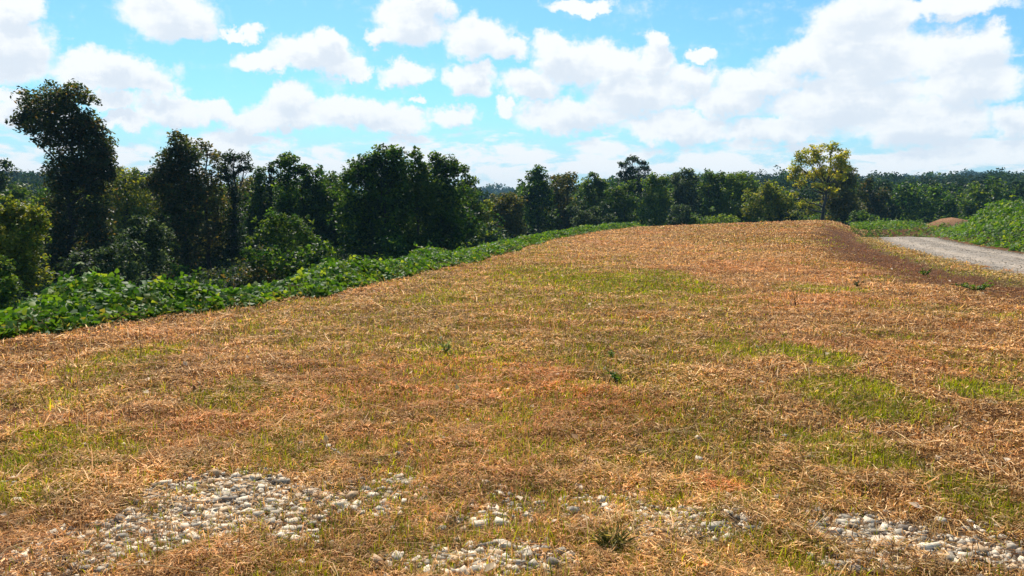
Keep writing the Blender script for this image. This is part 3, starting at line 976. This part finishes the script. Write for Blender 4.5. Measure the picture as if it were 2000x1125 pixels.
TREES = [
    # name, label, category, depth, lobes, palette, base X, options
    ('vine_covered_tree', 'tallest dark tree, its crown leaning left over a vine-wrapped trunk', 'tree', 42,
     [(82, 208, 45, 38), (140, 202, 40, 34), (55, 240, 26, 22), (110, 250, 44, 36), (165, 245, 32, 34), (192, 285, 30, 38), (150, 305, 50, 42), (125, 345, 34, 34), (175, 350, 42, 44), (207, 325, 18, 28),
      (125, 410, 30, 40), (122, 460, 30, 45), (118, 520, 36, 45), (115, 575, 42, 40), (182, 410, 28, 45), (190, 470, 30, 45), (195, 530, 34, 40)], 'brown', 122, dict(leaf=.18, lai=2.9)),
    ('leafy_tree', 'yellow-green tree between the tallest leaning tree and the brownish tree beside it', 'tree', 53,
     [(245, 348, 24, 26), (232, 395, 32, 42), (272, 400, 32, 45), (245, 455, 40, 42), (285, 355, 16, 20), (270, 500, 45, 40)], 'yellowgreen', 250, dict(leaf=.2, lai=2.2)),
    ('vine_covered_tree', 'second tallest brownish tree with rusty leaves over a dark vine column', 'tree', 44,
     [(352, 288, 30, 26), (338, 325, 32, 32), (368, 330, 32, 34), (342, 370, 42, 34), (378, 378, 24, 34), (315, 355, 18, 26), (362, 420, 26, 40), (360, 470, 26, 42), (362, 530, 34, 48), (330, 420, 26, 40)], 'brown', 362, dict(leaf=.18, lai=2.6)),
    ('slender_tree', 'slender tree with thin open crown touching the rusty brownish tree', 'tree', 46,
     [(405, 302, 24, 22), (412, 345, 24, 32), (398, 385, 26, 30), (425, 410, 26, 38), (410, 460, 34, 40)], 'olive', 405, dict(leaf=.18, lai=1.6, twigs=True)),
    ('feathery_tree', 'wispy feather-leaved top on a narrow dark column of vines', 'tree', 45,
     [(458, 308, 30, 12), (442, 330, 20, 10), (478, 325, 20, 9), (455, 345, 20, 12), (455, 372, 12, 22), (455, 415, 15, 34), (455, 465, 22, 42), (455, 525, 30, 48)], 'deep', 455, dict(leaf=.2, wr=.3, lai=2.0, twigs=True)),
    ('leafy_tree', 'dull olive tree filling the gap right of the wispy feather-leaved tree', 'tree', 54,
     [(492, 372, 22, 24), (490, 395, 34, 42), (478, 455, 38, 42), (500, 440, 30, 40), (485, 510, 40, 40), (420, 470, 30, 45)], 'olive', 488, dict(leaf=.2, lai=2.2)),
    ('vine_column', 'thinnest upright column of vines sticking up beside a stubby twin', 'tree', 50,
     [(530, 332, 7, 14), (529, 360, 8, 20), (530, 400, 12, 30), (528, 450, 20, 40)], 'deep', 529, dict(leaf=.16, lai=3)),
    ('leafy_tree', 'stubby dark vine-topped tree just left of the thinnest vine column', 'tree', 51,
     [(505, 340, 13, 14), (508, 365, 16, 24), (505, 405, 20, 34), (505, 460, 30, 40), (535, 430, 26, 44), (530, 490, 36, 40)], 'dark', 505, dict(leaf=.17, lai=2.8)),
    ('vine_covered_tree', 'knobbly dark tree with three leafy heads standing above its neighbours', 'tree', 48,
     [(565, 312, 22, 14), (546, 322, 12, 10), (585, 330, 16, 14), (565, 345, 22, 24), (560, 390, 24, 36), (558, 440, 28, 42), (560, 490, 36, 42)], 'dark', 560, dict(leaf=.18, lai=2.7)),
    ('leafy_tree', 'small two-headed dark tree left of the broad domed tree', 'tree', 50,
     [(617, 333, 12, 11), (600, 345, 10, 12), (610, 362, 20, 20), (605, 405, 24, 36), (632, 375, 16, 30), (588, 390, 20, 44), (605, 460, 34, 42), (620, 430, 30, 44)], 'dark', 607, dict(leaf=.18, lai=2.6)),
    ('leafy_tree', 'low rounded mid-green tree tucked under the left side of the dome', 'tree', 52,
     [(650, 358, 26, 20), (662, 405, 24, 40), (638, 400, 36, 38), (645, 450, 42, 42), (650, 505, 42, 45)], 'mid', 645, dict(leaf=.19, lai=2.6)),
    ('spreading_tree', 'broad domed dark green tree, largest of the wall of trees', 'tree', 46,
     [(768, 298, 22, 13), (745, 305, 26, 18), (715, 322, 32, 22), (688, 345, 22, 22), (775, 325, 26, 28), (740, 345, 42, 36), (705, 380, 42, 42), (775, 385, 36, 45), (690, 420, 32, 40), (740, 430, 48, 50), (700, 480, 42, 46), (765, 490, 42, 50)], 'dark', 738, dict(leaf=.2, lai=2.7)),
    ('leafy_tree', 'narrow pointed green tree squeezed against the right of the dome', 'tree', 47,
     [(812, 306, 11, 15), (818, 335, 18, 26), (795, 365, 20, 40), (840, 375, 22, 44), (820, 385, 24, 42), (818, 445, 30, 46), (822, 500, 36, 36)], 'mid', 818, dict(leaf=.19, lai=2.7)),
    ('spreading_tree', 'round-shouldered green tree between the pointed tree and the hill gap', 'tree', 48,
     [(856, 314, 22, 14), (878, 330, 24, 20), (848, 345, 26, 30), (880, 375, 32, 40), (856, 415, 36, 44), (888, 435, 34, 38), (865, 470, 36, 30)], 'dark', 865, dict(leaf=.2, lai=2.7)),
    ('leafy_tree', 'small knob-topped green tree at the edge of the blue hill gap', 'tree', 52,
     [(906, 333, 10, 10), (915, 362, 18, 22), (914, 405, 20, 36), (934, 405, 12, 26), (918, 440, 18, 24)], 'mid', 914, dict(leaf=.19, lai=2.7)),
    ('leafy_tree', 'pale tree cut by the edge of the picture behind the bright bush', 'tree', 60,
     [(2, 335, 22, 22), (-25, 365, 40, 38), (18, 380, 24, 25), (45, 400, 40, 32), (85, 410, 24, 34), (70, 450, 45, 40), (-15, 430, 50, 50)], 'grey', 5, dict(leaf=.22, lai=2.4)),
    ('round_bush', 'bright yellow-green rounded bush at the edge left of the vine trunk', 'bush', 27,
     [(40, 418, 34, 24), (12, 412, 28, 20), (70, 428, 20, 26), (35, 465, 44, 36), (15, 500, 50, 40), (55, 520, 34, 46), (-25, 460, 40, 60)], 'yellowgreen', 35, dict(leaf=.13, lai=2.8)),
    ('round_bush', 'low leafy bush at the picture edge under the bright rounded bush', 'bush', 20,
     [(2, 525, 22, 20), (-18, 545, 34, 34), (10, 565, 24, 30), (-5, 600, 40, 30)], 'fresh', 0, dict(leaf=.11, lai=2.6)),
    ('ravine_shrub', 'grey-green arching shrub below the vine trunk, behind the highest kudzu heap', 'shrub', 27,
     [(172, 505, 30, 14), (215, 496, 34, 14), (255, 488, 26, 16), (135, 518, 22, 12), (230, 525, 50, 28), (180, 540, 46, 26)], 'grey', 205, dict(leaf=.15, lai=2.2, wr=.45)),
    ('ravine_shrub', 'grey-green shrub mounding up under the yellow-green tree', 'shrub', 34,
     [(285, 440, 30, 16), (265, 460, 34, 18), (305, 462, 28, 22), (285, 500, 46, 34)], 'grey', 282, dict(leaf=.16, lai=2.2, wr=.45)),
    ('ravine_shrub', 'flat-topped shrub with drooping compound leaves before the knobbly tree', 'shrub', 34,
     [(540, 432, 34, 12), (585, 438, 30, 13), (560, 455, 48, 18), (515, 465, 26, 14), (600, 470, 24, 16), (560, 490, 50, 24)], 'mid', 558, dict(leaf=.2, lai=2.0, wr=.35)),
    ('ravine_shrub', 'dark straggly shrub in the hollow below the flat-topped shrub', 'shrub', 30,
     [(510, 500, 32, 20), (560, 515, 40, 20), (625, 500, 30, 20), (650, 530, 30, 18), (595, 545, 50, 24)], 'dark', 570, dict(leaf=.16, lai=2.2)),
    ('leafy_tree', 'olive-yellow tree standing in the gap below the blue hill', 'tree', 70,
     [(990, 392, 28, 14), (972, 408, 22, 18), (1010, 412, 18, 20), (990, 425, 34, 24), (962, 440, 28, 14), (1005, 445, 24, 14)], 'olive', 988, dict(leaf=.22, lai=2.6)),
    ('leafy_tree', 'low yellow-green tree at the foot of the hill gap, right of the tree wall', 'tree', 62,
     [(945, 425, 16, 16), (940, 445, 20, 16), (955, 400, 10, 10)], 'yellowgreen', 945, dict(leaf=.2, lai=2.4)),
    ('leafy_tree', 'ragged-topped dark tree just right of the blue hill gap', 'tree', 82,
     [(1054, 334, 14, 9), (1044, 346, 18, 12), (1062, 350, 14, 14), (1050, 370, 28, 20), (1045, 400, 34, 30), (1055, 430, 36, 22), (1030, 385, 18, 20)], 'dark', 1050, dict(leaf=.25, lai=2.6)),
    ('leafy_tree', 'brownish-green tree right of the ragged-topped dark tree', 'tree', 86,
     [(1090, 350, 16, 8), (1112, 346, 18, 9), (1100, 370, 30, 22), (1098, 405, 32, 30), (1095, 432, 32, 18)], 'olive', 1100, dict(leaf=.25, lai=2.6)),
    ('leafy_tree', 'dark tree with a bright leafy tip in the middle of the row', 'tree', 84,
     [(1160, 344, 10, 8), (1154, 358, 18, 12), (1174, 358, 14, 10), (1160, 378, 28, 22), (1158, 412, 34, 32)], 'mid', 1160, dict(leaf=.25, lai=2.7)),
    ('flat_topped_tree', 'lone flat-layered tree rising above the middle of the row', 'tree', 92,
     [(1235, 310, 15, 5), (1219, 322, 14, 5), (1250, 319, 12, 5), (1262, 330, 12, 5), (1240, 331, 20, 6), (1217, 340, 12, 6), (1236, 348, 26, 9), (1236, 366, 20, 14)], 'deep', 1237, dict(leaf=.27, wr=.4, lai=2.6, twigs=True)),
    ('leafy_tree', 'bright-topped low tree in front of the flat-layered tree', 'tree', 82,
     [(1205, 372, 20, 10), (1228, 362, 16, 10), (1212, 395, 32, 22), (1215, 422, 34, 22)], 'mid', 1212, dict(leaf=.25, lai=2.7)),
    ('leafy_tree', 'pale-tipped green tree right of the flat-layered tree', 'tree', 88,
     [(1278, 350, 16, 9), (1298, 352, 14, 9), (1272, 366, 20, 14), (1285, 385, 30, 24), (1280, 415, 34, 26)], 'fresh', 1284, dict(leaf=.25, lai=2.7)),
    ('leafy_tree', 'grey-green tree with a knobby top behind the draped shrubs', 'tree', 90,
     [(1338, 337, 16, 7), (1326, 350, 18, 12), (1350, 352, 16, 12), (1338, 375, 30, 22), (1335, 405, 34, 26), (1340, 428, 34, 18)], 'grey', 1338, dict(leaf=.25, lai=2.8)),
    ('leafy_tree', 'rounded two-topped green tree right of the knobby grey-green tree', 'tree', 87,
     [(1382, 342, 14, 9), (1402, 345, 14, 9), (1390, 365, 26, 20), (1392, 395, 32, 28), (1390, 425, 34, 22)], 'mid', 1391, dict(leaf=.25, lai=2.7)),
    ('leafy_tree', 'broad smooth-topped bright green tree in the right part of the row', 'tree', 86,
     [(1425, 348, 20, 10), (1452, 350, 22, 11), (1438, 372, 34, 24), (1435, 405, 38, 28), (1440, 430, 36, 16), (1470, 375, 16, 24)], 'fresh', 1438, dict(leaf=.25, lai=2.8)),
    ('small_tree', 'small bright green tree with visible stem left of the yellow tree', 'tree', 80,
     [(1500, 368, 20, 12), (1482, 385, 24, 18), (1515, 385, 24, 18), (1498, 405, 38, 20), (1530, 412, 22, 16), (1472, 412, 20, 16), (1545, 395, 10, 12)], 'yellowgreen', 1500, dict(leaf=.24, lai=2.0, twigs=True)),
    ('yellowing_tree', 'lone tree with sparse yellow leaves and bare dark limbs on the crest', 'tree', 76,
     [(1592, 292, 14, 10), (1572, 304, 18, 13), (1625, 289, 18, 11), (1648, 303, 14, 14), (1560, 324, 18, 12), (1596, 313, 20, 13), (1632, 314, 18, 13), (1552, 343, 15, 11), (1580, 340, 18, 11), (1612, 338, 18, 13), (1652, 326, 12, 11),
      (1562, 358, 14, 7), (1552, 380, 10, 6), (1636, 344, 16, 10), (1568, 398, 9, 7), (1600, 360, 14, 8), (1625, 372, 14, 9)], 'gold', 1600,
     dict(leaf=.2, lai=1.6, twigs=True, up=.2, fork=.42, trunk_r=.2, tight=.9)),
    ('leafy_tree', 'dark olive tree close behind the yellow tree on its right side', 'tree', 84,
     [(1648, 332, 18, 10), (1632, 352, 22, 16), (1662, 350, 16, 18), (1640, 380, 30, 24), (1660, 400, 24, 30), (1640, 422, 34, 18), (1622, 395, 18, 20)], 'olive', 1650, dict(leaf=.24, lai=2.2)),
    ('leafy_tree', 'rusty olive tree at the right end of the row before the far hill', 'tree', 90,
     [(1698, 358, 12, 9), (1690, 375, 18, 14), (1712, 385, 20, 16), (1700, 405, 28, 20), (1722, 410, 14, 14), (1690, 428, 26, 14)], 'brown', 1700, dict(leaf=.25, lai=2.4)),
    ('leafy_tree', 'low yellow-green sapling half hidden behind the trunk of the yellow tree', 'tree', 90,
     [(1570, 400, 14, 12), (1588, 412, 14, 14), (1560, 425, 22, 14), (1600, 428, 20, 12)], 'yellowgreen', 1578, dict(leaf=.24, lai=2.0)),
    ('draped_shrub', 'pale shrub with drooping vine-draped arms at the end of the kudzu', 'shrub', 74,
     [(1118, 408, 14, 6), (1140, 418, 14, 6), (1165, 412, 14, 6), (1182, 402, 10, 6), (1155, 428, 24, 9), (1190, 425, 12, 7), (1130, 432, 16, 8)], 'grey', 1150, dict(leaf=.18, lai=2.6)),
    ('draped_shrub', 'pale rounded shrub standing on the crest below the knobby grey-green tree', 'shrub', 74,
     [(1325, 408, 12, 9), (1342, 412, 10, 9), (1332, 428, 18, 12)], 'grey', 1332, dict(leaf=.18, lai=2.4)),
    ('draped_shrub', 'little pale shrub right of the rounded shrub on the crest', 'shrub', 73,
     [(1357, 428, 10, 7), (1358, 438, 12, 7)], 'fresh', 1358, dict(leaf=.17, lai=2.4)),
]
for (nm, lab, cat, d, lob, pal, bx, kw) in TREES:
    tree(nm, lab, cat, d, lob, pal, bx, **kw)


# ------------------------------------------------------------------ woods behind, undergrowth, far hills
def mass(name, label, pts_fn, mat, leaf, wr, lai, pals, seed, cat='woods'):
    rg = np.random.default_rng(seed)
    P, C, Ls = [], [], []
    for lobes, pal, lf in pts_fn(rg):
        p, v, _ = lobe_leaves(lobes, lf, wr, lai, rg)
        P.append(p); C.append(palette_cols(PAL[pal], v, len(p), rg)); Ls.append(np.full(len(p), lf))
    P, C, Ls = np.concatenate(P), np.concatenate(C), np.concatenate(Ls)
    V, T = leaf_quads(P, Ls * rg.uniform(.7, 1.25, len(P)), wr, .5, rg)
    o = mesh_from(name, V, None, mat, np.repeat(C, 4, 0), F3=T)
    return tag(o, label, cat, kind='stuff')


def back_rows(rg):
    # dim trees between and behind the front row
    for rows, x0, x1, lo, hi, r0, r1, lf, pals in (((54, 58, 66, 76), -.85, -.048, 350, 392, 1.6, 2.4, .30, ('dark', 'deep', 'mid', 'dark')),
                                                   ((96, 106, 118), .006, .62, 348, 372, 1.8, 2.9, .4, ('dark', 'deep', 'mid', 'dark'))):
        for d in rows:
            x = d * x0
            while x < d * x1:
                z = float(H(x, d)); r = rg.uniform(r0, r1)
                h = EYE + (410 - rg.uniform(lo, hi)) / FPX * d - z
                lobes = [(np.array([x + rg.normal(0, .5), d + rg.normal(0, .6), z + h * f]), np.array([r * q, r * q, h * .17])) for f, q in ((.2, 1), (.45, 1.1), (.68, .9), (.85, .55))]
                yield lobes, pals[rg.integers(4)], lf
                x += rg.uniform(r0 * 1.25, r0 * 2.2)


mass('woods', 'dim wood behind the front row of trees', back_rows, M_LEAF, .26, .6, 2.0, None, 501)


def under(rg):
    for q in range(260):
        d = rg.uniform(26, 56); x = edge_x(d) - rg.uniform(8, 13 + d * .45)
        if abs(x) > d * .85: continue
        z = float(H(x, d)); h = rg.uniform(.8, 2.4) * (.6 + d / 60)
        yield [(np.array([x, d, z + h * .45]), np.array([rg.uniform(.8, 1.7), 1.0, h * .6]))], ('deep', 'dark', 'deep', 'brown')[rg.integers(4)], .17
    for q in range(110):
        d = rg.uniform(76, 92); x = rg.uniform(-.05, .5) * d
        z = float(H(x, d)); h = rg.uniform(1.2, 2.6)
        yield [(np.array([x, d, z + h * .45]), np.array([rg.uniform(1, 2), 1.0, h * .6]))], ('deep', 'dark', 'mid', 'fresh')[rg.integers(4)], .24


mass('undergrowth', 'dark tangled undergrowth under the trees', under, M_LEAF, .18, .6, 2.2, None, 502, 'undergrowth')


def far_hill(rg):
    for r0, r1, step, leafs, hh in ((135, 330, 7.0, .75, (8, 11.5)), (330, 800, 17.0, 1.9, (8, 12))):
        r = r0
        while r < r1:
            stp = step * (r / r0) ** .4
            n = int(r * 1.36 / stp)
            for q in range(n):
                a = -.68 + 1.36 * (q + rg.random()) / n
                rr = r + rg.uniform(-.5, .5) * stp
                x, y = rr * math.sin(a), rr * math.cos(a)
                h = rg.uniform(hh[0] * .78, hh[1] * .95) * (1.14 if rg.random() < .07 else 1); w_ = rg.uniform(.42, .85) * stp
                z = float(H(x, y, False))
                lobes = [(np.array([x, y, z + h * .4]), np.array([w_, w_, h * .36])), (np.array([x + rg.normal(0, .8), y, z + h * .75]), np.array([w_ * .7, w_ * .7, h * .25]))]
                yield lobes, ('dark', 'deep', 'mid', 'deep', 'grey', 'deep', 'grey', 'dark')[rg.integers(8)], leafs * rg.uniform(.8, 1.2)
            r += stp


mass('forest', 'far wooded hills beyond the field', far_hill, M_FAR, .7, .7, 1.5, None, 503)


# ------------------------------------------------------------------ single plants in the field
def weed(name, label, X_, Y_, n_stem, h, leaf, c0, c1, spread, seed, nl=7, wr=.5):
    rg = np.random.default_rng(seed)
    gx_, gy_ = ground_pt(X_, Y_)
    root = bpy.data.objects.new(name, None); COL.objects.link(root)
    root.location = (gx_, gy_, float(H(gx_, gy_)))
    tag(root, label, 'weed')
    paths, lp = [], []
    for q in range(n_stem):
        a = rg.uniform(0, 6.28)
        tip = np.array([math.cos(a) * spread * rg.uniform(.2, 1), math.sin(a) * spread * rg.uniform(.2, 1), h * rg.uniform(.5, 1)])
        st = curve(np.array([0, 0, -.01]), tip, 6, rg, .03, .08)
        paths.append((st, np.linspace(.004, .0015, 6) * max(1, gy_ / 8)))
        for m_ in range(nl):
            f = rg.uniform(.3, 1)
            lp.append(st[int(f * 5)] + rg.normal(0, .012, 3))
    V, Fq = tubes(paths, 5)
    mesh_from('stem', V, Fq, M_STRAW, np.tile(np.array(c0) * .8, (len(V), 1)), parent=root, flat=False)
    if nl:
        lp = np.array(lp)
        V, T = leaf_quads(lp, leaf * rg.uniform(.6, 1.2, len(lp)), wr, .6, rg)
        cc = np.repeat(lerp(np.tile(np.array(c0), (len(lp), 1)), np.array(c1), rg.random(len(lp))), 4, 0)
        mesh_from('foliage', V, None, M_KUDZU, cc, parent=root, F3=T)


G0, G1 = (.05, .11, .015), (.14, .19, .02)
weed('broadleaf_weed', 'small bright green weed alone in the reddish middle of the field', 1208, 748, 9, .13, .05, G0, G1, .13, 1)
weed('broadleaf_weed', 'leafy weed just above the reddish patch, with a second sprout below it', 1195, 700, 6, .10, .04, G0, G1, .12, 2)
weed('broadleaf_weed', 'pale upright weed on the left of the reddish patch', 872, 692, 8, .2, .06, (.16, .2, .07), (.25, .28, .12), .12, 3)
weed('broadleaf_weed', 'dark green weed beside the reddish strip near the gravel lane', 1806, 538, 8, .2, .08, G0, G1, .22, 4)
weed('broadleaf_weed', 'low spreading weed on the right edge of the reddish strip', 1905, 568, 12, .2, .1, G0, G1, .6, 5)
weed('broadleaf_weed', 'dark tuft of weed at the right end of the long green patch', 1675, 562, 7, .15, .06, (.06, .07, .02), (.08, .08, .03), .2, 6)
weed('grass_tuft', 'coarse olive and straw coloured tuft growing out of the gravel', 1195, 1080, 70, .12, .06, (.17, .16, .03), (.42, .33, .10), .12, 7, nl=2, wr=.1)
weed('dry_stalk', 'thin tall dry stalk standing by the left kudzu edge', 273, 705, 1, .55, .03, (.3, .2, .09), (.3, .2, .09), .03, 8, nl=2)
weed('dry_stalk', 'short dark dead stalk standing right of the long green patch', 1553, 600, 2, .32, .03, (.1, .06, .03), (.1, .06, .03), .05, 9, nl=2)

# ------------------------------------------------------------------ haze
hx, hy0, hy1, hz0, hz1 = 1500.0, -300.0, 1500.0, -14.0, 52.0
V = np.array([(sx_ * hx, y_, z_) for z_ in (hz0, hz1) for sx_, y_ in ((-1, hy0), (1, hy0), (1, hy1), (-1, hy1))])
F = np.array([(3, 2, 1, 0), (4, 5, 6, 7), (0, 1, 5, 4), (1, 2, 6, 5), (2, 3, 7, 6), (3, 0, 4, 7)])
m, k = mat_new('haze_air')
pv = k.new('ShaderNodeVolumePrincipled')
pv.inputs['Color'].default_value = (.38, .72, 1.0, 1)
pv.inputs['Density'].default_value = 0.0003
ho = k.new('ShaderNodeOutputMaterial')
k.link(pv.outputs[0], ho.inputs['Volume'])
o = mesh_from('haze', V, F, m)
tag(o, 'thin blue summer haze over the far hills', 'haze', kind='stuff')
